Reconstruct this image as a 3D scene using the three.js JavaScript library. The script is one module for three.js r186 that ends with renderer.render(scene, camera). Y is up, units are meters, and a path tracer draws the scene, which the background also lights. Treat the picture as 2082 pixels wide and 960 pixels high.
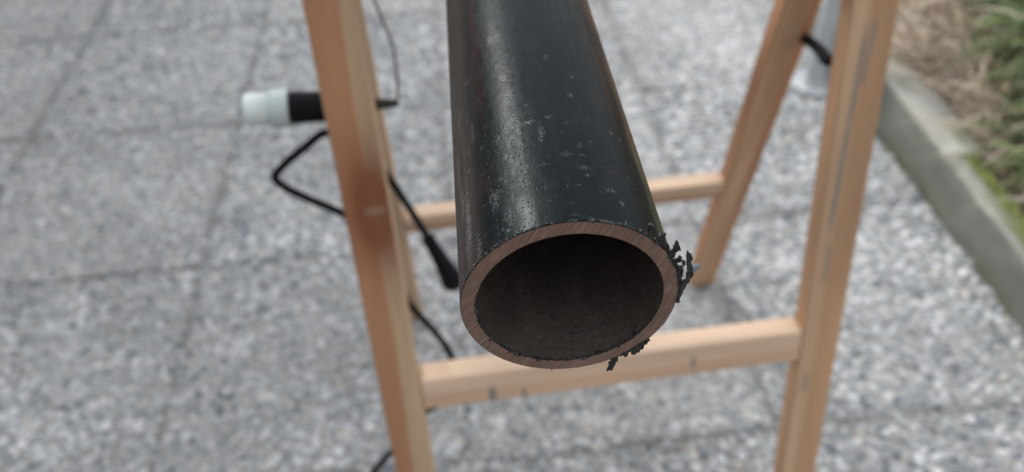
import * as THREE from 'three';
import { RoundedBoxGeometry } from 'three/addons/geometries/RoundedBoxGeometry.js';
import { mergeGeometries, toCreasedNormals } from 'three/addons/utils/BufferGeometryUtils.js';

// ---------------------------------------------------------------- camera, sky, sun, exposure
const scene = new THREE.Scene();
const camera = new THREE.PerspectiveCamera(32.98, 1024 / 472, 0.01, 200);
camera.position.set(0, 0.8922, 0);
{
  const p = 0.7536, r = -0.0374;                                  // pitch down, slight roll
  const up = new THREE.Vector3(-Math.sin(r), Math.cos(p) * Math.cos(r), -Math.sin(p) * Math.cos(r));
  camera.up.copy(up);
  camera.lookAt(0, 0.8922 - Math.sin(p), -Math.cos(p));
}
camera.focus = 0.224;
camera.userData.fStop = 8.7;                                      // a 3 mm wide phone lens opening

const SUN_DIR = new THREE.Vector3(-0.50, 0.50, -0.70).normalize();
{ // bright overcast sky, a little brighter overhead and towards the veiled sun
  const w = 128, h = 64, data = new Float32Array(w * h * 4);
  for (let j = 0; j < h; j++) for (let i = 0; i < w; i++) {
    const el = ((j + 0.5) / h - 0.5) * Math.PI, az = ((i + 0.5) / w - 0.5) * 2 * Math.PI;
    const d = new THREE.Vector3(Math.cos(el) * Math.cos(az), Math.sin(el), Math.cos(el) * Math.sin(az));
    const up = Math.max(0, d.y);
    let L = 0.66 * (0.62 + 0.5 * up);
    L *= 1 + 0.25 * Math.pow(Math.max(0, d.dot(SUN_DIR)), 6);
    const k = (j * w + i) * 4;
    data[k] = L * 0.965; data[k + 1] = L * 1.0; data[k + 2] = L * 1.04; data[k + 3] = 1;
  }
  const sky = new THREE.DataTexture(data, w, h, THREE.RGBAFormat, THREE.FloatType);
  sky.mapping = THREE.EquirectangularReflectionMapping;
  sky.magFilter = THREE.LinearFilter; sky.needsUpdate = true;
  scene.background = sky; scene.environment = sky;
}
const sun = new THREE.DirectionalLight(0xfffaf2, 1.35);
sun.position.copy(SUN_DIR).multiplyScalar(6);
sun.castShadow = true; sun.shadow.radius = 28; sun.shadow.mapSize.set(2048, 2048);
Object.assign(sun.shadow.camera, { left: -3, right: 3, top: 3, bottom: -3, near: 0.5, far: 14 });
scene.add(sun, sun.target);
const renderer = new THREE.WebGLRenderer({ antialias: true });
renderer.setSize(1024, 472);
renderer.toneMapping = THREE.LinearToneMapping;
renderer.toneMappingExposure = 2.1;
renderer.shadowMap.enabled = true;

// ---------------------------------------------------------------- helpers
function rng(seed) { let s = seed >>> 0; return () => { s = (s + 0x6D2B79F5) >>> 0; let t = Math.imul(s ^ (s >>> 15), 1 | s); t = (t + Math.imul(t ^ (t >>> 7), 61 | t)) ^ t; return ((t ^ (t >>> 14)) >>> 0) / 4294967296; }; }
function hash(x, y, s) { let h = Math.imul(x, 374761393) ^ Math.imul(y, 668265263) ^ Math.imul(s, 1274126177); h = Math.imul(h ^ (h >>> 13), 1274126177); return ((h ^ (h >>> 16)) >>> 0) / 4294967296; }
function vnoise(x, y, s, px = 0, py = 0) {                        // value noise, optionally periodic
  const xi = Math.floor(x), yi = Math.floor(y), fx = x - xi, fy = y - yi;
  const u = fx * fx * (3 - 2 * fx), v = fy * fy * (3 - 2 * fy);
  const X = (a) => px ? ((a % px) + px) % px : a, Y = (a) => py ? ((a % py) + py) % py : a;
  const a = hash(X(xi), Y(yi), s), b = hash(X(xi + 1), Y(yi), s), c = hash(X(xi), Y(yi + 1), s), d = hash(X(xi + 1), Y(yi + 1), s);
  return a + (b - a) * u + (c - a) * v + (a - b - c + d) * u * v;
}
const smooth = (a, b, x) => { const t = Math.min(1, Math.max(0, (x - a) / (b - a))); return t * t * (3 - 2 * t); };
const mix = (a, b, t) => a + (b - a) * t;
const toS = (l) => { l = Math.min(1, Math.max(0, l)); return 255 * (l <= 0.0031308 ? 12.92 * l : 1.055 * Math.pow(l, 1 / 2.4) - 0.055); };
function colorTex(w, h, fn, wrap = THREE.RepeatWrapping) {        // fn(u, v) -> linear rgb
  const d = new Uint8Array(w * h * 4);
  for (let j = 0; j < h; j++) for (let i = 0; i < w; i++) {
    const c = fn((i + 0.5) / w, (j + 0.5) / h), k = (j * w + i) * 4;
    d[k] = toS(c[0]); d[k + 1] = toS(c[1]); d[k + 2] = toS(c[2]); d[k + 3] = 255;
  }
  const t = new THREE.DataTexture(d, w, h, THREE.RGBAFormat); t.colorSpace = THREE.SRGBColorSpace;
  t.wrapS = t.wrapT = wrap; t.magFilter = THREE.LinearFilter; t.minFilter = THREE.LinearMipmapLinearFilter; t.generateMipmaps = true; t.needsUpdate = true; return t;
}
function grayTex(w, h, fn, wrap = THREE.RepeatWrapping) {
  const d = new Uint8Array(w * h * 4);
  for (let j = 0; j < h; j++) for (let i = 0; i < w; i++) {
    const c = 255 * Math.min(1, Math.max(0, fn((i + 0.5) / w, (j + 0.5) / h))), k = (j * w + i) * 4;
    d[k] = d[k + 1] = d[k + 2] = c; d[k + 3] = 255;
  }
  const t = new THREE.DataTexture(d, w, h, THREE.RGBAFormat);
  t.wrapS = t.wrapT = wrap; t.magFilter = THREE.LinearFilter; t.needsUpdate = true; return t;
}
const rgb = (r, g, b) => new THREE.Color().setRGB(r, g, b);
const std = (o) => new THREE.MeshStandardMaterial(o);
function mesh(name, geo, mat, parent = scene) { const m = new THREE.Mesh(geo, mat); m.name = name; m.castShadow = m.receiveShadow = true; parent.add(m); return m; }
const counts = {};
function numbered(n) { const k = counts[n] = (counts[n] ?? -1) + 1; return k ? n + '_' + String(k).padStart(3, '0') : n; }
function part(name, geo, mat, parent) { const key = parent.uuid + name; const k = counts[key] = (counts[key] ?? -1) + 1; return mesh(k ? name + '_' + String(k).padStart(3, '0') : name, geo, mat, parent); }
function thing(name, label, category, pos = [0, 0, 0], turn = 0) { const g = new THREE.Group(); g.name = numbered(name); g.position.set(...pos); g.rotation.y = turn; Object.assign(g.userData, { label, category }); scene.add(g); return g; }
function tag(o, d) { Object.assign(o.userData, d); return o; }

// ---------------------------------------------------------------- ground and paving
const PT = 0.0777, OX = -0.4245, OZ = 0.5436, S = 0.4;            // turn, joint origin and size of the slabs
const base = mesh('ground', new THREE.PlaneGeometry(160, 160, 1, 1).rotateX(-Math.PI / 2).translate(0, -0.045, 0), std({ color: rgb(0.22, 0.21, 0.19), roughness: 1 }));
tag(base, { kind: 'structure', label: 'level grey ground under the paving' });

const paving = new THREE.Group(); paving.name = 'pavement'; paving.rotation.y = PT; tag(paving, { kind: 'structure', label: 'patio of square exposed aggregate concrete slabs' }); scene.add(paving);
const cementTex = [1, 2, 3].map((sd) => colorTex(256, 256, (u, v) => {
  const n = 0.6 * vnoise(u * 8, v * 8, sd, 8, 8) + 0.4 * vnoise(u * 64, v * 64, sd + 5, 64, 64);
  const g = 0.24 + 0.12 * n; const edge = smooth(0.05, 0, Math.min(u, v, 1 - u, 1 - v)) * 0.2;
  return [g * (1 - edge), g * 0.99 * (1 - edge), g * 0.97 * (1 - edge)];
}));
const slabMats = cementTex.map((t) => std({ map: t, roughness: 0.95 }));
const slabGeo = (() => { const g = new RoundedBoxGeometry(S - 0.003, 0.045, S - 0.003, 1, 0.0015); g.translate(0, -0.0225, 0);
  const P = g.attributes.position, U = g.attributes.uv; for (let i = 0; i < P.count; i++) U.setXY(i, P.getX(i) / S + 0.5, P.getZ(i) / S + 0.5); return g; })();
{ const r = rng(11); let k = 0;
  for (let i = -5; i <= 2; i++) for (let j = -5; j <= 6; j++) {
    const s = mesh(k ? 'paving_slab_' + String(k).padStart(3, '0') : 'paving_slab', slabGeo, slabMats[Math.floor(r() * 3)], paving); k++;
    s.position.set(OX + (i + 0.5) * S, -0.003 + (r() - 0.5) * 0.003, -(OZ + (j + 0.5) * S));
    s.rotation.set((r() - 0.5) * 0.004, Math.floor(r() * 4) * Math.PI / 2, (r() - 0.5) * 0.004);
  }
}
mesh('joint_sand', new THREE.PlaneGeometry(3.2, 4.9).rotateX(-Math.PI / 2).translate(OX - 0.4, -0.0054, -(OZ + 0.4)), std({ color: rgb(0.27, 0.265, 0.25), roughness: 1 }), paving);
{ // rounded stones bedded in the slabs
  const r = rng(5), geo = new THREE.IcosahedronGeometry(1, 1), P = geo.attributes.position;
  for (let i = 0; i < P.count; i++) { const k = 0.86 + 0.28 * vnoise(P.getX(i) * 2 + 9, P.getY(i) * 2 + P.getZ(i) * 3 + 9, 3); P.setXYZ(i, P.getX(i) * k, P.getY(i) * k, P.getZ(i) * k); }
  geo.computeVertexNormals();
  const M = [], C = [], step = 0.0088, m4 = new THREE.Matrix4(), q = new THREE.Quaternion(), e = new THREE.Euler();
  const pal = [[0.56, 0.56, 0.56], [0.47, 0.475, 0.485], [0.39, 0.405, 0.41], [0.32, 0.338, 0.35], [0.25, 0.272, 0.292], [0.145, 0.165, 0.19], [0.47, 0.43, 0.39], [0.51, 0.525, 0.56]];
  const wt = [0.12, 0.16, 0.18, 0.19, 0.14, 0.08, 0.05, 0.08];
  for (let v = 0.1; v < 2.75; v += step) for (let u = -0.2 - 0.82 * v - 0.35; u < Math.min(0.78, 0.42 + 0.75 * v); u += step) {
    const x = u + (r() - 0.5) * step * 1.1, z = v + (r() - 0.5) * step * 1.1;
    const a = r(), size = r(), c = r(), tint = r(), y = r();
    const jx = Math.abs(((x - OX) / S % 1 + 1.5) % 1 - 0.5) * S, jz = Math.abs(((z - OZ) / S % 1 + 1.5) % 1 - 0.5) * S;
    if (Math.min(jx, jz) < 0.0042 * smooth(0.3, 0.62, 0.65 * vnoise(x * 3.5 + 60, z * 3.5 + 60, 15) + 0.35 * vnoise(x * 16 + 60, z * 16 + 60, 16)) || r() < 0.06) continue;
    const s = 0.0034 + 0.0042 * size * size;
    e.set((y - 0.5) * 0.8, a * 6.283, (size - 0.5) * 0.6); q.setFromEuler(e);
    M.push(m4.compose(new THREE.Vector3(x, -0.0036, -z), q, new THREE.Vector3(s * (0.9 + 0.5 * tint), 0.0024 + 0.0016 * y, s)).clone());
    let k = 0, acc = wt[0]; while (c > acc && k < 7) acc += wt[++k];
    const patch = 0.74 + 0.28 * vnoise(x * 5 + 40, z * 5 + 40, 8) + 0.24 * vnoise(x * 17 + 40, z * 17 + 40, 18), t = (0.88 + 0.24 * tint) * patch;
    const dirt = 1 - 0.3 * smooth(0.02, 0.004, Math.min(jx, jz)) * vnoise(x * 14 + 40, z * 14 + 40, 12);
    C.push(new THREE.Color().setRGB(pal[k][0] * t * dirt, pal[k][1] * t * dirt, pal[k][2] * t * dirt));
  }
  const im = new THREE.InstancedMesh(geo, std({ color: 0xffffff, roughness: 0.75 }), M.length);
  M.forEach((m, i) => { im.setMatrixAt(i, m); im.setColorAt(i, C[i]); });
  im.name = 'aggregate_stones'; im.castShadow = im.receiveShadow = true; tag(im, { kind: 'stuff' }); paving.add(im);
}

// ---------------------------------------------------------------- rendered garden wall on the left
{
  const rend = std({ color: rgb(0.34, 0.31, 0.285), roughness: 0.95 });
  const gw = thing('garden_wall', 'rendered garden wall along the left edge of the patio', 'wall');
  part('wall_body', new RoundedBoxGeometry(0.2, 2.1, 6.4, 2, 0.01).translate(-1.72, 1.0, -0.35), rend, gw);
  part('coping', new RoundedBoxGeometry(0.26, 0.05, 6.44, 2, 0.008).translate(-1.72, 2.08, -0.35), rend, gw);
  const hw = thing('house_wall', 'rendered house wall behind the patio with a door', 'wall', [0.4, 0, 2.9]);
  part('wall_body', new RoundedBoxGeometry(8, 2.9, 0.3, 2, 0.01).translate(0, 1.4, 0.15), rend, hw);
  part('plinth', new RoundedBoxGeometry(8.02, 0.3, 0.04, 2, 0.006).translate(0, 0.11, -0.018), std({ color: rgb(0.14, 0.13, 0.125), roughness: 0.9 }), hw);
  part('door', new RoundedBoxGeometry(0.95, 2.05, 0.05, 2, 0.006).translate(-0.9, 0.99, -0.028), std({ color: rgb(0.1, 0.07, 0.05), roughness: 0.5 }), hw);
}

// ---------------------------------------------------------------- kerb, bed, moss, grass
const KT = 0.0503, KU = 0.7528;
const kerb = thing('concrete_kerb', 'grey weathered concrete kerb with mossy top between paving and grass bed', 'kerb', [0, 0, 0], KT);
function kerbMat(seed, moss) {
  return std({ roughness: 0.95, map: colorTex(128, 512, (u, v) => {                       // u: 0..0.5 face bottom to top, 0.5..1 top front to back
    const n = vnoise(u * 10, v * 40, seed) * 0.5 + vnoise(u * 40, v * 160, seed + 1) * 0.3 + vnoise(u * 3, v * 10, seed + 2) * 0.5;
    let g = 0.115 + 0.085 * n, c = [g * 0.95, g, g * 0.89];
    if (u < 0.5) { const st = smooth(0.25, 0, u) * smooth(0.3, 0.7, vnoise(u * 4, v * 14, seed + 7)); c = [mix(c[0], 0.13, st * 0.5), mix(c[1], 0.135, st * 0.5), mix(c[2], 0.08, st * 0.5)]; }
    else { const w = (moss < 0.5 ? 0.21 : 0.14) + 0.2 * n; c = [w, w * 0.99, w * 0.9];
      const m = moss * smooth(0.42, 0.62, vnoise(u * 6 + 3, v * 14, seed + 4) * 0.6 + (u - 0.5) * 0.55); c = [mix(c[0], 0.12, m), mix(c[1], 0.135, m), mix(c[2], 0.05, m)]; }
    return c; }) });
}
const kerbMats = [kerbMat(21, 1), kerbMat(33, 0.49)];
[[-1.02, 0.979, 0, 0.054], [0.98, 1.979, 1, 0.078], [1.98, 2.979, 0, 0.07]].forEach(([a, b, m, w], i) => {
  const prof = [[0, -0.055], [0, 0], [0, 0.03], [0.0005, 0.06], [0.001, 0.074], [0.004, 0.082], [0.012, 0.0855], [w * 0.5, 0.086], [w - 0.01, 0.085], [w - 0.003, 0.08], [w, 0.068], [w, -0.055]];
  const n = 90, pos = [], uv = [], idx = [], m1 = prof.length;
  for (let j = 0; j <= n; j++) prof.forEach(([x, y], k) => {              // worn edges: the upper arrises wander by a few millimetres
    const v = a + (b - a) * j / n, wear = k > 3 && k < 10 ? 1 : 0.15, q = vnoise(v * 22 + 50, k * 0.6, 80 + i) - 0.5, q2 = vnoise(v * 70 + 50, k * 0.9, 90 + i) - 0.5, chip = k >= 4 && k <= 6 ? 0.006 * smooth(0.72, 0.95, vnoise(v * 26 + 70, 0.5, 97)) : 0;
    pos.push(KU + x + (k < 6 ? 1 : k > 8 ? -1 : 0) * 0 + 0.004 * q * wear + 0.0016 * q2 + chip, y + (y > 0.07 ? 0.004 * q + 0.0016 * q2 - chip * 0.8 : 0), -v);
    uv.push(k <= 4 ? 0.02 + 0.46 * Math.max(0, y) / 0.085 : k <= 9 ? 0.52 + 0.46 * Math.min(1, x / w) : 0.98, v / 1.2);
    if (j && k) { const d = j * m1 + k; idx.push(d - m1 - 1, d - 1, d - m1, d - m1, d - 1, d); }
  });
  for (const [j, f] of [[0, 1], [n, 0]]) for (let k = 1; k < m1 - 1; k++) { const o = j * m1; f ? idx.push(o, o + k, o + k + 1) : idx.push(o, o + k + 1, o + k); }
  let g = new THREE.BufferGeometry(); g.setAttribute('position', new THREE.Float32BufferAttribute(pos, 3)); g.setAttribute('uv', new THREE.Float32BufferAttribute(uv, 2)); g.setIndex(idx); g = toCreasedNormals(g, 0.7);
  part('kerb_stone', g, kerbMats[m], kerb);
});
const bed = mesh('soil_bed', new THREE.PlaneGeometry(6, 8, 60, 80).rotateX(-Math.PI / 2).translate(KU + 0.052 + 3, 0, -1.5), std({ color: rgb(0.07, 0.05, 0.035), roughness: 1 }));
{ const P = bed.geometry.attributes.position; for (let i = 0; i < P.count; i++) P.setY(i, 0.05 + 0.03 * vnoise(P.getX(i) * 6 + 50, P.getZ(i) * 6 + 50, 4)); bed.geometry.computeVertexNormals(); }
bed.rotation.y = KT; tag(bed, { kind: 'structure', label: 'dark soil bed behind the kerb' });

function bladeGeo(len, wid, bend, twist, seg = 5) {               // one curved leaf, root at the origin, growing along +y and bending to +z
  const pos = [], idx = [];
  let y = 0, z = 0, a = 0;
  for (let i = 0; i <= seg; i++) {
    const t = i / seg, w = wid * 0.5 * Math.pow(1 - t, 0.6) + 0.0002, tw = twist * t;
    pos.push(-w * Math.cos(tw), y, z - w * Math.sin(tw), w * Math.cos(tw), y, z + w * Math.sin(tw));
    if (i) { const k = i * 2; idx.push(k - 2, k - 1, k, k - 1, k + 1, k); }
    y += Math.cos(a) * len / seg; z += Math.sin(a) * len / seg; a += bend / seg;
  }
  const g = new THREE.BufferGeometry(); g.setAttribute('position', new THREE.Float32BufferAttribute(pos, 3)); g.setIndex(idx); g.computeVertexNormals(); return g;
}
function tuft(name, label, category, seed, n, place, geos, mat, cols) {
  const r = rng(seed), per = Math.ceil(n / geos.length), root = new THREE.Group(); root.name = name; scene.add(root); tag(root, { label, category, kind: 'stuff' });
  const q = new THREE.Quaternion(), e = new THREE.Euler(), m = new THREE.Matrix4(), c = new THREE.Color();
  geos.forEach((g, gi) => {
    const im = new THREE.InstancedMesh(g, mat, per); im.name = 'blades' + (gi ? '_' + String(gi).padStart(3, '0') : ''); im.castShadow = im.receiveShadow = true; tag(im, { kind: 'stuff' });
    for (let i = 0; i < per; i++) {
      const { x, y, z, lean, size } = place(r); e.set(lean, r() * 6.283, (r() - 0.5) * 0.5, 'YXZ'); q.setFromEuler(e);
      im.setMatrixAt(i, m.compose(new THREE.Vector3(x, y, z), q, new THREE.Vector3(size, size, size)));
      const k = cols[Math.floor(r() * cols.length)], t = 0.75 + 0.5 * r(); im.setColorAt(i, c.setRGB(k[0] * t, k[1] * t, k[2] * t));
    }
    root.add(im);
  });
}
const leafMat = std({ color: 0xffffff, roughness: 0.8, side: THREE.DoubleSide });
const strawGeos = [bladeGeo(0.11, 0.0028, 1.6, 0.8), bladeGeo(0.15, 0.003, 1.1, 1.6), bladeGeo(0.08, 0.0045, 2.4, 0.6), bladeGeo(0.13, 0.0024, 2.0, 2.2)];
const greenGeos = [bladeGeo(0.09, 0.006, 1.5, 0.5), bladeGeo(0.12, 0.005, 2.0, 0.8), bladeGeo(0.05, 0.013, 1.0, 0.3), bladeGeo(0.04, 0.017, 0.8, 0.2)];
const greenness = (u, v) => vnoise(u * 9 + 20, v * 8 + 20, 9) * 0.5 + 0.5 * smooth(0, 0.09, u - KU - 0.085 - 0.3 * (v - 1)) * smooth(2.6, 1.8, v);
tuft('dry_grass', 'matted straw coloured dry grass lying behind the kerb', 'dry grass', 71, 20000, (r) => {
  let u, v; do { v = 0.75 + 2.2 * r(); u = KU + 0.12 - 0.09 * smooth(1.18, 1.32, v) * r() + (0.9 * r()) * (0.4 + r()) * r(); } while (greenness(u, v) > 0.5 && r() < 0.78); return { x: u * Math.cos(KT) - v * Math.sin(KT), y: (u < KU + 0.1 ? 0.088 : 0.06) + 0.13 * r() * smooth(0.1, 0.3, u - KU), z: -u * Math.sin(KT) - v * Math.cos(KT), lean: 0.5 + 1.1 * r(), size: 0.7 + 0.7 * r() };
}, strawGeos, leafMat, [[0.66, 0.56, 0.45], [0.58, 0.48, 0.37], [0.72, 0.63, 0.52], [0.44, 0.34, 0.25], [0.25, 0.19, 0.13]]);
tuft('green_grass', 'green leafy grass growing through the dry straw in the bed', 'grass', 72, 11000, (r) => {
  for (;;) { const v = 0.75 + 2.2 * r(), u = KU + 0.11 + 0.9 * r() * (0.3 + 0.7 * r()); const k = greenness(u, v); if (k < 0.5 + 0.12 * (r() - 0.5)) continue;
    return { x: u * Math.cos(KT) - v * Math.sin(KT), y: 0.06 + 0.15 * r() * smooth(0.06, 0.2, u - KU), z: -u * Math.sin(KT) - v * Math.cos(KT), lean: 0.4 + 1.0 * r(), size: 0.7 + 0.7 * r() }; }
}, greenGeos, leafMat, [[0.135, 0.185, 0.07], [0.10, 0.135, 0.055], [0.19, 0.24, 0.095], [0.07, 0.09, 0.04]]);
{ const g = new THREE.IcosahedronGeometry(0.004, 0); tuft('moss', 'yellow green moss cushions along the back of the kerb top', 'moss', 73, 2200, (r) => {
  const v = 0.55 + 0.62 * Math.sqrt(r()), u = KU + 0.03 + 0.06 * r() + 0.022 * smooth(0.95, 1.0, v); return { x: u * Math.cos(KT) - v * Math.sin(KT), y: 0.084 - 0.05 * smooth(0.045, 0.09, u - KU), z: -u * Math.sin(KT) - v * Math.cos(KT), lean: r(), size: 0.6 + 0.9 * r() };
}, [g], leafMat, [[0.14, 0.17, 0.035], [0.10, 0.125, 0.03], [0.18, 0.20, 0.055]]); }

// ---------------------------------------------------------------- metal post with a foot flange
{
  const post = thing('metal_post', 'pale grey metal post with round foot flange beside the kerb', 'post', [0.6195, 0, -1.362]);
  const galv = std({ roughness: 0.42, metalness: 0.35, map: colorTex(64, 256, (u, v) => { const n = vnoise(u * 10, v * 60, 3) * 0.6 + vnoise(u * 30, v * 200, 4) * 0.4; const g = 0.42 + 0.14 * n; return [g * 0.93, g, g * 1.07]; }) });
  part('tube', new THREE.CylinderGeometry(0.024, 0.024, 1.9, 40, 1).translate(0, 0.958, 0), galv, post);
  const V = (x, y) => new THREE.Vector2(x, y);
  part('foot_flange', new THREE.LatheGeometry([V(0.0, 0.001), V(0.047, 0.001), V(0.048, 0.002), V(0.048, 0.006), V(0.0465, 0.0075), V(0.031, 0.0085), V(0.028, 0.011), V(0.0265, 0.02), V(0.024, 0.024)], 48), std({ color: rgb(0.46, 0.48, 0.51), roughness: 0.55, metalness: 0.15 }), post);
  const screw = new THREE.CylinderGeometry(0.0045, 0.0048, 0.004, 12);
  for (let k = 0; k < 4; k++) part('screw', screw.clone().translate(0.039 * Math.cos(k * 1.571 + 0.6), 0.0095, 0.039 * Math.sin(k * 1.571 + 0.6)), galv, post);
}

// ---------------------------------------------------------------- wooden trestle
const TT = 0.113, VF = 0.3779, TF = 0.2374, VB = 0.7883, TB = -0.2805, TOP = 0.694;
const trestle = thing('wooden_trestle', 'pale pine A-frame trestle standing on the paving under the pipe', 'trestle', [0, 0, 0], TT);
// grain across the front face in u 0..0.5 and round the sides in 0.5..1; v runs along the piece
function woodMat(seed, o = {}) {
  const heart = o.heart ?? [0.51, 0.285, 0.16], sap = o.sap ?? [0.57, 0.43, 0.28], W = o.w ?? 0.038, L = o.len ?? 0.7;
  const edge = o.edge ?? (() => 0.5), marks = o.marks ?? [], knots = o.knots ?? [];
  const at = (u, v) => {
    const side = u > 0.5, x = (side ? (u - 0.5) * 2 : u * 2), X = x * W, Y = v * L;
    let px = X + 0.004 * (vnoise(Y * 5, seed, seed) - 0.5) + (side ? 0.1 : 0), dk = 0, kn = 0;
    for (const k of knots) { if (!!k.side !== side) continue; const dx = (X - k.x), dy = (Y - k.y), d = Math.hypot(dx / k.rx, dy / k.ry); px += 0.010 * Math.exp(-d * d * 0.35) * Math.sign(dx || 1); dk = Math.max(dk, Math.exp(-d * d * 0.55)); kn = Math.max(kn, smooth(0.55, 0.35, Math.hypot(dx / (k.rx * 1.15), dy / (k.ry * 0.24)))); }
    const band = edge(v) + 0.06 * (vnoise(Y * 9, 3, seed + 2) - 0.5);
    let t = smooth(band - 0.07, band + 0.07, side ? 0.85 : x); if (o.flip) t = 1 - t;
    const ring = 0.5 + 0.5 * Math.sin(px * 1900 + 5 * vnoise(px * 120, Y * 4, seed + 3));
    const fib = vnoise(px * 2600, Y * 25, seed + 4), blot = vnoise(px * 60, Y * 7, seed + 5);
    const g = 0.84 + 0.17 * ring * (0.4 + blot) + 0.2 * (fib - 0.5) + 0.3 * (blot - 0.5);
    let c = [0, 1, 2].map((i) => mix(heart[i], sap[i], t) * g * [1.1, 1.09, 1.1][i]);
    const kc = [0.2, 0.062, 0.022]; c = c.map((q, i) => mix(q, kc[i], Math.min(0.92, 1.25 * dk))); c = c.map((q, i) => mix(q, [0.10, 0.045, 0.025][i], 4 * kn * (1 - kn) * 0.7)); c = c.map((q, i) => mix(q, [0.30, 0.17, 0.11][i], kn * 0.8));
    if (!side) for (const [mx, my, rx, ry, sl, st] of marks) { const dx = (X - mx - sl * (Y - my)) / rx, dy = (Y - my) / ry; const a = Math.exp(-Math.pow(dx * dx, 1.5)) * smooth(1.05, 0.75, Math.abs(dy)) * st * smooth(0.1, 0.5, vnoise(X * 500, Y * 120, seed + 8) + 0.25); c = c.map((q, i) => mix(q, [0.17, 0.185, 0.175][i], a)); }
    return c;
  };
  return std({ roughness: 0.72, map: colorTex(128, 1024, at), bumpMap: grayTex(64, 1024, (u, v) => vnoise(u * 40, v * 60, seed + 9)), bumpScale: 0.0002 });
}
function lath(w, d, l, shear) {                                    // w across (x), l up (y), d away (-z), front face on z = 0, lower left front corner at the origin; sheared so that both ends stay level
  const g = new RoundedBoxGeometry(w, l, d, 3, 0.0028); g.translate(w / 2, l / 2, -d / 2);
  const P = g.attributes.position, N = g.attributes.normal, U = g.attributes.uv;
  for (let i = 0; i < P.count; i++) { const s = Math.abs(N.getX(i)) > 0.72; U.setXY(i, s ? 0.52 + 0.46 * (-P.getZ(i) / d) * Math.min(1, d / w) : 0.01 + 0.48 * (P.getX(i) / w), P.getY(i) / l); }
  if (shear) g.applyMatrix4(new THREE.Matrix4().makeShear(0, 0, shear[0], shear[1], 0, 0).identity().multiply(new THREE.Matrix4().set(1, shear[0], 0, 0, 0, 1, 0, 0, 0, shear[1], 1, 0, 0, 0, 0, 1)));
  return g;
}
function rail(w, h, d, lean) {                                     // lies along x; front face on z = 0; leans with its frame
  const g = new RoundedBoxGeometry(w, h, d, 3, 0.0025); g.translate(w / 2, h / 2, -d / 2);
  const P = g.attributes.position, N = g.attributes.normal, U = g.attributes.uv;
  for (let i = 0; i < P.count; i++) { const s = Math.abs(N.getY(i)) > 0.72; U.setXY(i, s ? 0.52 + 0.46 * (-P.getZ(i) / d) * 0.5 : 0.01 + 0.48 * (P.getY(i) / h), P.getX(i) / w); }
  g.applyMatrix4(new THREE.Matrix4().set(1, 0, 0, 0, 0, 1, 0, 0, 0, -lean, 1, 0, 0, 0, 0, 1)); return g;
}
const D = 0.0215;
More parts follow.
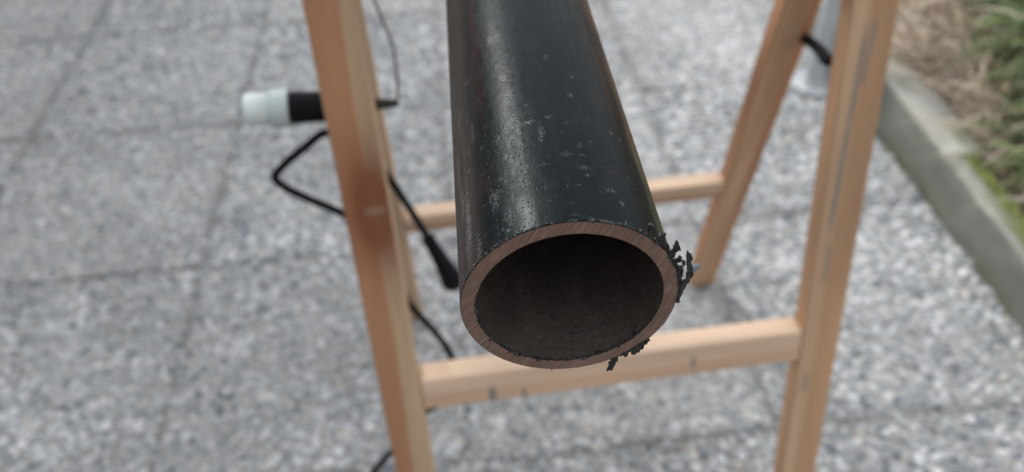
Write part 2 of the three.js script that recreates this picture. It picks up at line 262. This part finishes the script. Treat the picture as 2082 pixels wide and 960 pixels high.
{
  const legFL = part('leg', lath(0.0372, D, TOP, [-0.0128, -TF]), woodMat(101, { heart: [0.41, 0.21, 0.115], sap: [0.50, 0.355, 0.225], edge: (v) => 0.42 + 0.28 * v, knots: [{ x: 0.0245, y: 0.478, rx: 0.017, ry: 0.040 }], w: 0.0372 }), trestle); legFL.position.set(-0.0723, 0, -VF);
  const legFR = part('leg', lath(0.0385, D, TOP, [-0.0015, -TF]), woodMat(102, { heart: [0.47, 0.285, 0.165], sap: [0.53, 0.355, 0.225], edge: () => 0.4, flip: true, w: 0.0385,
    marks: [[0.0125, 0.50, 0.0018, 0.095, 0.02, 0.9], [0.0195, 0.565, 0.0017, 0.028, 0.05, 0.75], [0.013, 0.375, 0.002, 0.022, 0, 0.6], [0.0105, 0.24, 0.003, 0.012, 0, 0.5]] }), trestle); legFR.position.set(0.3262, 0, -VF);
  const legBR = part('leg', lath(0.0369, D, TOP, [-0.0519, -TB]), woodMat(103, { heart: [0.48, 0.25, 0.135], sap: [0.54, 0.345, 0.21], edge: () => 0.68, flip: true }), trestle); legBR.position.set(0.359, 0, -VB);
  const legBL = part('leg', lath(0.0369, D, TOP, [-0.0021, -TB]), woodMat(104, { heart: [0.46, 0.28, 0.165], sap: [0.54, 0.38, 0.25] }), trestle); legBL.position.set(-0.0835, 0, -VB);
  const pale = { heart: [0.59, 0.40, 0.27], sap: [0.66, 0.485, 0.35], len: 0.37 };
  const hF = 0.2994, hB = 0.2669, kR = 0.0345, x0 = -0.0723 + 0.0372 - 0.0128 * 0.28;
  const rF = part('rail', rail(0.3262 - x0 - 0.0005, kR, 0.0215, TF), woodMat(105, { ...pale, marks: [[0.009, 0.066, 0.011, 0.0036, 0, 1], [0.005, 0.096, 0.007, 0.0028, 0, 0.9], [0.017, 0.262, 0.0075, 0.0026, 0, 0.8]] }), trestle); rF.position.set(x0 + 0.0003, hF - kR, -(VF + TF * (hF - kR)) - 0.0006);
  const bx0 = -0.0835 + 0.0369, bx1 = 0.359 - 0.0519 * hB;
  const rB = part('rail', rail(bx1 - bx0 + 0.001, kR, 0.0225, TB), woodMat(106, { ...pale, heart: [0.52, 0.32, 0.205] }), trestle); rB.position.set(bx0, hB - kR, -(VB + TB * (hB - kR)) - 0.0006);
  const beamMat = woodMat(107, { ...pale, len: 0.5 });
  const beam = part('top_beam', rail(0.44, 0.058, 0.0295, 0), beamMat, trestle); beam.position.set(-0.0805, TOP - 0.058, -0.5628);
  const tr1 = part('top_rail', rail(0.3262 - x0 - 0.003, 0.04, 0.0165, TF), beamMat, trestle); tr1.position.set(x0 - 0.004, TOP - 0.042, -(VF + TF * (TOP - 0.042)) - 0.001);
  const strapMat = new THREE.MeshPhysicalMaterial({ color: rgb(0.004, 0.004, 0.005), roughness: 0.9, specularIntensity: 0.3 });
  const curve = (pts) => new THREE.CatmullRomCurve3(pts.map(([u, h, v]) => new THREE.Vector3(u, h, -v)));
  const strap = part('spread_limiter_cord', new THREE.TubeGeometry(curve([[0.3725, 0.486, 0.668], [0.3645, 0.4985, 0.642], [0.3475, 0.521, 0.5855], [0.3335, 0.539, 0.540], [0.345, 0.549, 0.5345], [0.36, 0.556, 0.5345]]), 40, 0.005, 12), strapMat, trestle);
}

// ---------------------------------------------------------------- steel pipe
const pipe = thing('steel_pipe', 'dark sawn-off steel pipe lying over the trestle with burrs on its cut end', 'pipe', [0.0152, 0.7285, -0.147]);
pipe.rotation.order = 'YXZ'; pipe.rotation.set(-0.0072, 0.0569, 0);
const RO = 0.03015, RI = 0.02595, LEN = 1.05;
const cutZ = (x, y) => 0.0068 * x + 0.0174 * y;                    // the saw cut is a touch out of square
const TEXL = 0.2;
const tubeGrid = (R, nT, zs, inward) => {
  const pos = [], uv = [], nor = [], idx = [];
  for (let j = 0; j < zs.length; j++) for (let i = 0; i <= nT; i++) {
    const a = (i / nT - 0.5) * 2 * Math.PI, x = R * Math.sin(a), y = R * Math.cos(a);
    pos.push(x, y, -zs[j] + cutZ(x, y) * (j < zs.length - 1 ? Math.max(0, 1 - zs[j] / 0.3) : 0)); uv.push(i / nT, zs[j] / TEXL); const s = inward ? -1 : 1; nor.push(s * Math.sin(a), s * Math.cos(a), 0);
    if (j && i) { const k = j * (nT + 1) + i, A = k - nT - 2, B = k - nT - 1, Cc = k - 1; inward ? idx.push(A, Cc, B, B, Cc, k) : idx.push(A, B, Cc, B, k, Cc); }
  }
  const g = new THREE.BufferGeometry(); g.setAttribute('position', new THREE.Float32BufferAttribute(pos, 3)); g.setAttribute('normal', new THREE.Float32BufferAttribute(nor, 3)); g.setAttribute('uv', new THREE.Float32BufferAttribute(uv, 2)); g.setIndex(idx); return g;
};
const ringGrid = (r0, r1, z, flip) => {
  const pos = [], uv = [], idx = [], n = 256;
  for (let j = 0; j < 2; j++) for (let i = 0; i <= n; i++) { const a = (i / n) * 2 * Math.PI, R = j ? r1 : r0, x = R * Math.sin(a), y = R * Math.cos(a); pos.push(x, y, z === null ? cutZ(x, y) : z); uv.push(x / 0.064 + 0.5, y / 0.064 + 0.5); if (j && i) { const k = n + 1 + i; flip ? idx.push(i - 1, k - 1, i, i, k - 1, k) : idx.push(i - 1, i, k - 1, i, k, k - 1); } }
  const g = new THREE.BufferGeometry(); g.setAttribute('position', new THREE.Float32BufferAttribute(pos, 3)); g.setAttribute('uv', new THREE.Float32BufferAttribute(uv, 2)); g.setIndex(idx); g.computeVertexNormals(); return g;
};
{
  const r = rng(31), deg = Math.PI / 180, TW = 2048, TH = 1024;
  // scuffs: [axial mm, angle deg, axial half size mm, round half size mm, strength]
  const scuffs = [[99, -27, 4, 2.6, 0.8], [106, -27, 7, 1.4, 0.35], [73, -24, 2.5, 1.2, 0.8], [62, -22, 3.5, 2, 0.5], [48, -23, 4, 1.4, 0.55], [44, -20, 4, 1.2, 0.5], [38, -21, 2, 1.2, 0.5], [45, -14, 0.9, 2.6, 0.8], [46, 0, 1.2, 1.6, 0.45], [40, -7, 4, 0.9, 0.4], [43, 8, 1, 1.6, 0.25], [30, -66, 9, 1.2, 0.6], [12, -62, 8, 1.4, 0.6], [18, -38, 5, 1.8, 0.5], [8, -30, 4, 1.6, 0.4], [22, 12, 1, 2, 0.35], [4, -52, 8, 1.2, 0.5], [25, 56, 22, 1.5, 0.35], [60, 60, 14, 1.2, 0.25], [20, -60, 16, 1.6, 0.7], [45, -70, 12, 1, 0.6], [70, -64, 8, 1, 0.5], [55, -50, 6, 1, 0.4], [28, 4, 1, 1.4, 0.4], [14, 24, 1, 2, 0.4], [58, 14, 1.4, 0.9, 0.5], [80, 4, 2, 0.8, 0.4], [86, -52, 2, 2, 0.25]];
  for (let k = 0; k < 80; k++) { const a = (r() < 0.55 ? -26 + 16 * (r() - 0.5) : -80 + 150 * r()); scuffs.push([125 * r() * (0.3 + 0.7 * r()), a, 0.4 + 1.2 * r(), 0.25 + 0.8 * r(), 0.2 + 0.5 * r()]); }
  for (let k = 0; k < 34; k++) scuffs.push([35 * r(), -50 + 100 * r(), 0.15 + 0.3 * r(), 0.6 + 1.8 * r() * r(), 0.12 + 0.25 * r()]);
  const sc = new Float32Array(TW * TH), mm = 200 / TH, mmU = 2 * Math.PI * 30.15 / TW;
  for (const [s, a, hs, ha, st] of scuffs) {
    const ci = (a / 360 + 0.5) * TW, cj = s / mm, di = Math.ceil(ha * 1.6 / mmU), dj = Math.ceil(hs * 1.6 / mm);
    for (let j = Math.max(0, Math.floor(cj - dj)); j <= Math.min(TH - 1, cj + dj); j++) for (let i = Math.floor(ci - di); i <= ci + di; i++) {
      const q = Math.hypot((i - ci) * mmU / ha, (j - cj) * mm / hs), n = vnoise(i * mmU * 3.2, j * mm * 1.8, 77) * 0.5 + vnoise(i * mmU * 7, j * mm * 3.6, 78) * 0.55;
      const val = st * smooth(0.57, 0.77, n + 0.22 * (1 - q)) * smooth(1.5, 0.7, q); const k = j * TW + ((i % TW) + TW) % TW; sc[k] = Math.max(sc[k], val);
    }
  }
  const scAt = (u, v) => sc[Math.min(TH - 1, Math.floor(v * TH)) * TW + Math.min(TW - 1, Math.floor(u * TW))];
  const field = (u, v) => { const a = (u - 0.5) * 360, s = v * 200; return { a, s, big: vnoise(u * 24, v * 9, 41, 24), st: vnoise(u * 120, v * 5, 42, 120), st2: vnoise(u * 500, v * 14, 43, 500), fine: vnoise(u * 900, v * 500, 44, 900), mid: vnoise(u * 160, v * 80, 45, 160), speck: vnoise(u * 420, v * 300, 46, 420) }; };
  const outTex = colorTex(TW, TH, (u, v) => {
    const f = field(u, v), K = 0.78 + 0.25 * f.st + 0.3 * (f.mid - 0.5) + 0.25 * (f.fine - 0.5);
    let c = [0.0055 * K, 0.0085 * K, 0.0098 * K];
    const L = smooth(-42, -62, f.a) * smooth(-125, -100, f.a) * (0.55 + 0.6 * f.st); c = [mix(c[0], 0.052, L), mix(c[1], 0.044, L), mix(c[2], 0.040, L)];
    const red = 0.22 * Math.exp(-Math.pow((f.a + 42 + 3 * (f.st - 0.5)) / 4, 2)) * smooth(45, 75, f.s) + 0.3 * Math.exp(-Math.pow((f.a + 44) / 7, 2)) * Math.exp(-Math.pow((f.s - 27) / 7, 2)) * f.mid; c = [mix(c[0], 0.075, red), mix(c[1], 0.024, red), mix(c[2], 0.022, red)];
    const R = smooth(46, 66, f.a + 14 * (f.big - 0.5)) * smooth(130, 105, f.a) * 1.3 * (0.35 + 0.5 * f.mid + 0.3 * f.st), ol = smooth(60, 25, f.s); c = [mix(c[0], mix(0.085, 0.085, ol), R), mix(c[1], mix(0.055, 0.08, ol), R), mix(c[2], mix(0.035, 0.036, ol), R)];
    const rust = 0.12 * smooth(0.66, 0.8, vnoise(u * 60, v * 26, 47, 60)) * f.mid; c = [mix(c[0], 0.05, rust), mix(c[1], 0.032, rust), mix(c[2], 0.02, rust)];
    if (f.speck > 0.9) { const q = (f.speck - 0.9) * 3.5 * f.mid; c = c.map((x) => x + 0.12 * q); }
    if (f.speck < 0.07) c = c.map((x) => x * 0.5);
    const w = scAt(u, v) * 0.3; return [mix(c[0], 0.42, w), mix(c[1], 0.43, w), mix(c[2], 0.44, w)];
  });
  outTex.wrapT = THREE.MirroredRepeatWrapping;
  const bump = grayTex(TW, TH, (u, v) => { const f = field(u, v); return 0.5 + 0.16 * (f.fine - 0.5) + 0.22 * (f.mid - 0.5) + 0.04 * (f.st2 - 0.5) - 0.9 * smooth(0.14, 0.05, f.speck) * smooth(0.35, 0.7, f.big) - 0.35 * scAt(u, v) + 0.3 * scAt(u, v) * f.fine; }); bump.wrapT = THREE.MirroredRepeatWrapping;
  const rough = grayTex(1024, 512, (u, v) => { const f = field(u, v); return 0.29 + 0.12 * (f.mid - 0.5) + 0.12 * (f.st - 0.5) + 0.08 * f.big + 0.15 * smooth(40, 70, Math.abs(f.a)); }); rough.wrapT = THREE.MirroredRepeatWrapping;
  const shell = new THREE.MeshPhysicalMaterial({ map: outTex, roughness: 1, roughnessMap: rough, bumpMap: bump, bumpScale: 0.00013, specularIntensity: 0.145, specularColor: rgb(0.66, 0.87, 1) });
  const zs = [0.00025]; for (let k = 1; k <= 24; k++) zs.push(0.3 * k / 24); zs.push(0.6, LEN);
  part('outer_wall', tubeGrid(RO, 256, zs, false), shell, pipe);
  const inTex = colorTex(1024, 512, (u, v) => {
    const n = vnoise(u * 30, v * 14, 51, 30), m = vnoise(u * 160, v * 190, 52, 160), q = vnoise(u * 70, v * 40, 53, 70), K = 0.72 + 0.36 * n + 0.26 * (m - 0.5);
    let c = [0.058 * K, 0.046 * K, 0.038 * K]; const sp = 0.7 * smooth(0.78, 0.9, vnoise(u * 110, v * 140, 53, 110)) * n * 0.9; c = c.map((x) => mix(x, 0.012, sp)); const lt = smooth(0.72, 0.9, vnoise(u * 200, v * 260, 54, 200)) * 0.35 * n; return c.map((x) => mix(x, 0.15, lt));
  }); inTex.wrapT = THREE.MirroredRepeatWrapping;
  part('inner_wall', tubeGrid(RI, 192, zs, true), std({ map: inTex, roughness: 0.8, bumpMap: grayTex(1024, 512, (u, v) => vnoise(u * 160, v * 190, 52, 160) * 0.6 + vnoise(u * 400, v * 480, 55, 400) * 0.4), bumpScale: 0.00025 }), pipe);
  // sawn face: slanting saw lines over brownish bare steel
  const saw = (u, v) => { const x = (u - 0.5) * 64, y = (v - 0.5) * 64, an = 62 * deg + 0.004 * x, p = x * Math.sin(an) - y * Math.cos(an), t = x * Math.cos(an) + y * Math.sin(an); return { l: vnoise(p * 6, t * 0.22, 61), f: vnoise(p * 14, t * 0.35, 62), b: vnoise(p * 1.2, t * 0.12, 63), s: vnoise(p * 7, t * 0.16 + 50, 64), p, t }; };
  const cutTex = colorTex(1024, 1024, (u, v) => { const q = saw(u, v), K = 0.56 + 0.42 * q.l + 0.46 * q.f + 0.3 * (q.b - 0.5); let c = [0.225 * K, 0.142 * K, 0.112 * K]; const hi = smooth(0.76, 0.92, q.s) * 0.45; return [mix(c[0], 0.5, hi), mix(c[1], 0.42, hi), mix(c[2], 0.38, hi)]; });
  const cutMat = std({ map: cutTex, metalness: 0.35, roughness: 0.5, bumpMap: grayTex(1024, 1024, (u, v) => { const q = saw(u, v); return q.l * 0.5 + q.f * 0.3 + q.s * 0.2; }), bumpScale: 0.00018 });
  part('cut_face', ringGrid(RI, RO - 0.00012, null, true), cutMat, pipe);
  const far = part('cut_face', ringGrid(RI, RO, -LEN, false), cutMat, pipe);

  // ragged burrs of torn steel, a fraction of a millimetre thick
  const burrMat = std({ roughness: 0.55, metalness: 0.25, side: THREE.DoubleSide, map: colorTex(128, 128, (u, v) => { const n = vnoise(u * 12, v * 12, 71) * 0.6 + vnoise(u * 50, v * 50, 72) * 0.4; const b = 0.1 * smooth(0.62, 0.8, n); return [0.012 + 0.035 * n * n + b, 0.013 + 0.033 * n * n + b, 0.014 + 0.032 * n * n + b]; }) });
  const flapMat = std({ roughness: 0.5, metalness: 0.3, side: THREE.DoubleSide, color: rgb(0.045, 0.058, 0.064) }), curlMat = std({ roughness: 0.4, metalness: 0.35, side: THREE.DoubleSide, color: rgb(0.11, 0.14, 0.16) });
  function burr(pts, mat, z0 = 0, lean = 0.12, thick = 0.35, seed = 1, jag = 0.22) {
    const q = rng(seed), out = [];
    pts.forEach(([x, y], i) => { const [X, Y] = pts[(i + 1) % pts.length], n = Math.max(1, Math.round(Math.hypot(X - x, Y - y) / 0.3)); for (let k = 0; k < n; k++) { const t = k / n; out.push(new THREE.Vector2(mix(x, X, t) + (k ? jag * 0.5 * (q() - 0.5) * (q() < 0.25 ? 2 : 0.8) : 0), mix(y, Y, t) + (k ? jag * 0.5 * (q() - 0.5) * (q() < 0.25 ? 2 : 0.8) : 0))); } });
    const g = new THREE.ExtrudeGeometry(new THREE.Shape(out), { depth: thick, bevelEnabled: true, bevelThickness: 0.08, bevelSize: 0.06, bevelSegments: 1, curveSegments: 1 });
    const P = g.attributes.position;                               // flakes roll away from the cut plane as they leave the rim
    for (let i = 0; i < P.count; i++) { const x = P.getX(i), y = P.getY(i), e = Math.hypot(x, y) - RO * 1000; P.setZ(i, P.getZ(i) - thick + z0 + lean * Math.max(0, e) * (0.6 + 0.5 * Math.sin(x * 1.7 + y)) + 0.28 * Math.sin(x * 2.6 + y * 2.1 + seed) + 0.14 * Math.sin(x * 6 - y * 5) + cutZ(x, y)); }
    g.scale(0.001, 0.001, 0.001); g.computeVertexNormals(); return part('burr', g, mat, pipe);
  }
  burr([[19.2, 24.3], [19.6, 25.7], [20.0, 27.1], [20.9, 25.9], [21.2, 23.7], [20.3, 23.0]], burrMat, -0.4, -0.2, 0.5, 2, 0.5);
  burr([[22.3, 20.6], [22.55, 23.0], [23.2, 23.5], [24.35, 23.0], [24.3, 21.3], [24.3, 20.5], [24.9, 19.8], [25.7, 18.5], [25.6, 17.0], [24.9, 17.2], [23.6, 19.0]], burrMat, -0.2, -0.15, 0.5, 3, 0.5);
  burr([[25.6, 17.0], [26.5, 17.8], [27.1, 16.9], [27.5, 16.5], [26.85, 17.8], [26.66, 18.6], [26.93, 19], [26.86, 19.6], [27.4, 20.6], [28.0, 19.6], [28.3, 18.6], [28.75, 17.3], [28.1, 16.3], [27.55, 16.4], [27.5, 15.8], [27.3, 14.4], [27.0, 13.6], [26.0, 14.8]], burrMat, 0, -0.05, 0.35, 4, 0.35);
  burr([[26.8, 13.4], [27.9, 13.8], [28.7, 15.1], [29.45, 14.4], [29.2, 13.5], [28.45, 12.5], [28.3, 12.2], [28.5, 11.5], [28.2, 10.4], [27.5, 11.7]], burrMat, 0, 0.1, 0.35, 5, 0.3);
  burr([[28.0, 10.3], [29.2, 11], [30.15, 11.35], [30.1, 10.7], [29.65, 9.9], [29.9, 9.5], [30.5, 9.8], [30.5, 8.9], [30.2, 8.4], [30.5, 7.6], [30.3, 6.9], [30.5, 5.7], [30.0, 4.2], [29.2, 6.4]], burrMat, 0, 0.1, 0.35, 6, 0.3);
  burr([[30.6, -1.6], [29.9, 0.6], [29.9, 3.0], [30.4, 4.8], [31.5, 6.1], [31.6, 8.7], [30.75, 13.1], [30.5, 16.2], [30.5, 17.3], [31.0, 16.2], [31.65, 15.9], [32.35, 13.3], [32.1, 12.4], [32.8, 9.8], [33.2, 8.5], [32.6, 5.6], [31.7, 3.1], [31.2, 0.8]], flapMat, 0.1, 0.1, 0.4, 7, 0.18);
  burr([[29.8, 12.3], [30.9, 12.0], [31.2, 10.3], [30.6, 10.3], [30.1, 11.0]], curlMat, -0.9, 0, 0.3, 8, 0.15);
  { const g = new THREE.CylinderGeometry(0.0009, 0.0011, 0.0021, 12, 2, true, 0.3, 5.2); g.rotateZ(1.45).rotateY(0.5).translate(0.0333, 0.01035, 0.0006); part('burr', g, curlMat, pipe); }
  burr([[13.1, -27.0], [14.1, -26.3], [15.2, -25.7], [15.1, -28.1], [14.5, -28.1], [14.5, -29.3], [13.9, -29.8], [13.8, -30.7], [14.2, -31.4], [13.8, -32.2], [13, -31.6], [12, -32.4], [12.2, -31.1], [12.7, -30], [12.4, -28.9], [12.9, -28.4]], burrMat, 0.1, 0.1, 0.4, 9, 0.25);
  burr([[15.5, -25.6], [16.6, -24.5], [18.0, -23.5], [19.0, -22.8], [20.1, -21.7], [21.1, -20.5], [22.6, -19.2], [23.7, -18.5], [24.05, -19.3], [23.1, -21.05], [22, -22.9], [21.05, -24.9], [20, -25.25], [18.85, -24.9], [18.95, -23.75], [18.4, -23.75], [17.9, -24.4], [18.2, -25], [17.5, -26.3], [16.9, -26.3], [16.6, -25.6], [16, -26]], burrMat, 0.1, 0.1, 0.4, 10, 0.18);
  // tiny torn beads along both edges of the cut
  const shard = [], q = rng(91), tmp = new THREE.Matrix4();
  const addShard = (a, R, size, z) => { const g = new THREE.IcosahedronGeometry(1, 0), P = g.attributes.position; for (let i = 0; i < P.count; i++) { const k = 0.55 + 0.9 * hash(Math.round(P.getX(i) * 99), Math.round(P.getY(i) * 99 + P.getZ(i) * 57), shard.length); P.setXYZ(i, P.getX(i) * k, P.getY(i) * k, P.getZ(i) * k); }
    const x = R * Math.sin(a), y = R * Math.cos(a); tmp.compose(new THREE.Vector3(x, y, cutZ(x, y) + z), new THREE.Quaternion().setFromEuler(new THREE.Euler(q() * 3, q() * 3, -a + 0.5 * (q() - 0.5))), new THREE.Vector3(size * (0.7 + 1.6 * q()), size * (0.5 + 0.5 * q()), size * (0.6 + 0.8 * q()))); g.applyMatrix4(tmp); g.deleteAttribute('uv'); shard.push(g); };
  for (let k = 0; k < 300; k++) { const a = mix(-70, 62, q()) * deg; if (vnoise(a * 14 + 30, 2, 95) < 0.36) continue; addShard(a, RO + 0.0001 * q(), 0.00016 + 0.00042 * q() * q(), -0.0002 - 0.0007 * q() * q()); }
  for (let k = 0; k < 130; k++) { const a = mix(58, 96, q()) * deg; addShard(a, RO + 0.0003 * q(), 0.0003 + 0.0005 * q() * q(), -0.0007 * q()); }
  for (let k = 0; k < 130; k++) { const a = mix(100, 190, q()) * deg; if (vnoise(a * 9 + 30, 3, 95) < 0.5) continue; addShard(a, RO, 0.00012 + 0.0003 * q() * q(), -0.0002 - 0.0003 * q()); }
  for (let k = 0; k < 420; k++) { const a = (k < 320 ? mix(125, 285, q()) : 360 * q()) * deg; addShard(a, RI - 0.0001 + 0.0002 * q(), 0.00015 + 0.0005 * q() * q() * (k < 320 ? 1 : 0.4), -0.0001 - 0.0011 * q() * q()); }
  const sh = mergeGeometries(shard); sh.computeVertexNormals(); tag(part('ragged_edge', sh, std({ roughness: 0.5, metalness: 0.3, color: rgb(0.026, 0.028, 0.03) }), pipe), { kind: 'stuff' });
}

// ---------------------------------------------------------------- black cable with its coupling, and the white plug
const black = new THREE.MeshPhysicalMaterial({ color: rgb(0.005, 0.0065, 0.009), roughness: 0.8, specularIntensity: 0.4 });
const V3 = (p) => new THREE.Vector3(...p);
{
  const g = thing('extension_cable', 'black rubber cable looped round the left trestle legs with flared coupling', 'cable', [-0.11, 0, -0.5]);
  const L = ([x, y, z]) => new THREE.Vector3(x + 0.11, y, z + 0.5);
  const path = [[-0.0755, 0.391, -0.532], [-0.0916, 0.427, -0.5394], [-0.1078, 0.4604, -0.5455], [-0.1217, 0.4814, -0.548], [-0.1365, 0.5035, -0.5445], [-0.1502, 0.5113, -0.5378], [-0.1677, 0.5006, -0.5332], [-0.1858, 0.4884, -0.5283], [-0.1962, 0.4775, -0.5244], [-0.1912, 0.4692, -0.5231], [-0.1674, 0.4518, -0.5216], [-0.1447, 0.4364, -0.5205], [-0.1159, 0.3923, -0.5132], [-0.0983, 0.3393, -0.5026], [-0.0791, 0.3072, -0.4971], [-0.0668, 0.2823, -0.4925], [-0.0626, 0.2609, -0.4879], [-0.0663, 0.2371, -0.4818], [-0.0817, 0.2164, -0.4751], [-0.1028, 0.2021, -0.4693], [-0.1336, 0.1624, -0.4563], [-0.1554, 0.1374, -0.4478], [-0.19, 0.085, -0.42], [-0.22, 0.03, -0.38], [-0.25, 0.006, -0.32], [-0.30, 0.005, -0.2], [-0.4, 0.005, 0.0]];
  part('cord', new THREE.TubeGeometry(new THREE.CatmullRomCurve3(path.map(L), false, 'centripetal'), 320, 0.0034, 12), black, g);
  const a = V3([-0.0775, 0.3945, -0.5335]), b = V3([-0.0560, 0.3425, -0.5225]), dir = b.clone().sub(a), len = dir.length();
  const prof = [[0.0, 0.0], [0.0048, 0.0], [0.0056, 0.001], [0.0056, 0.005], [0.0072, 0.006], [0.0076, 0.012], [0.0084, 0.02], [0.0096, 0.032], [0.0118, 0.044], [0.0140, len - 0.003], [0.0128, len], [0, len]].map(([x, y]) => new THREE.Vector2(x, y));
  const c = part('coupling', new THREE.LatheGeometry(prof, 32).scale(1, 1, 0.8), black, g);
  c.position.copy(L([a.x, a.y, a.z])); c.quaternion.setFromUnitVectors(new THREE.Vector3(0, 1, 0), dir.normalize());
  const rib = new THREE.TorusGeometry(0.0058, 0.0007, 8, 24).rotateX(Math.PI / 2); for (let k = 0; k < 3; k++) part('rib', rib.clone().translate(0, 0.0012 + 0.0018 * k, 0), black, c);
}
{
  const a = V3([-0.2085, 0.5366, -0.5373]), b = V3([-0.0883, 0.5297, -0.5492]), dir = b.clone().sub(a), len = dir.length();
  const g = thing('cable_plug', 'white and black cylindrical plug with flange behind the left front leg', 'plug', a.toArray());
  const axis = new THREE.Group();
  const q = new THREE.Quaternion().setFromUnitVectors(new THREE.Vector3(0, 1, 0), dir.clone().normalize());
  const lathe = (name, prof, mat) => { const m = part(name, new THREE.LatheGeometry(prof.map(([x, y]) => new THREE.Vector2(x, y)), 40), mat, g); m.quaternion.copy(q); return m; };
  const white = std({ color: rgb(0.68, 0.76, 0.77), roughness: 0.45 }), grey = std({ color: rgb(0.50, 0.58, 0.60), roughness: 0.5 });
  lathe('cap', [[0, 0], [0.0115, 0], [0.0128, 0.0012], [0.0130, 0.003], [0.0130, 0.021], [0, 0.021]], white);
  lathe('flange', [[0, 0.0205], [0.0148, 0.0205], [0.0155, 0.0215], [0.0155, 0.034], [0.0148, 0.035], [0, 0.035]], grey);
  lathe('body', [[0, 0.0345], [0.0126, 0.0345], [0.0128, 0.036], [0.0122, 0.066], [0.0118, 0.078], [0.0085, 0.09], [0.005, 0.098], [0, 0.098]], black);
  lathe('strain_relief', [[0, 0.097], [0.0048, 0.097], [0.0042, 0.110], [0.003, len], [0, len + 0.0005]], std({ color: rgb(0.03, 0.026, 0.022), roughness: 0.7 }));
  const wire = [[-0.0890, 0.5300, -0.5490], [-0.0876, 0.545, -0.553], [-0.0876, 0.5731, -0.5596], [-0.0983, 0.6111, -0.5675], [-0.103, 0.633, -0.5605], [-0.1, 0.66, -0.552]].map((p) => V3(p).sub(a));
  part('thin_wire', new THREE.TubeGeometry(new THREE.CatmullRomCurve3(wire), 60, 0.0011, 8), std({ color: rgb(0.12, 0.12, 0.12), roughness: 0.6 }), g);
}

renderer.render(scene, camera);
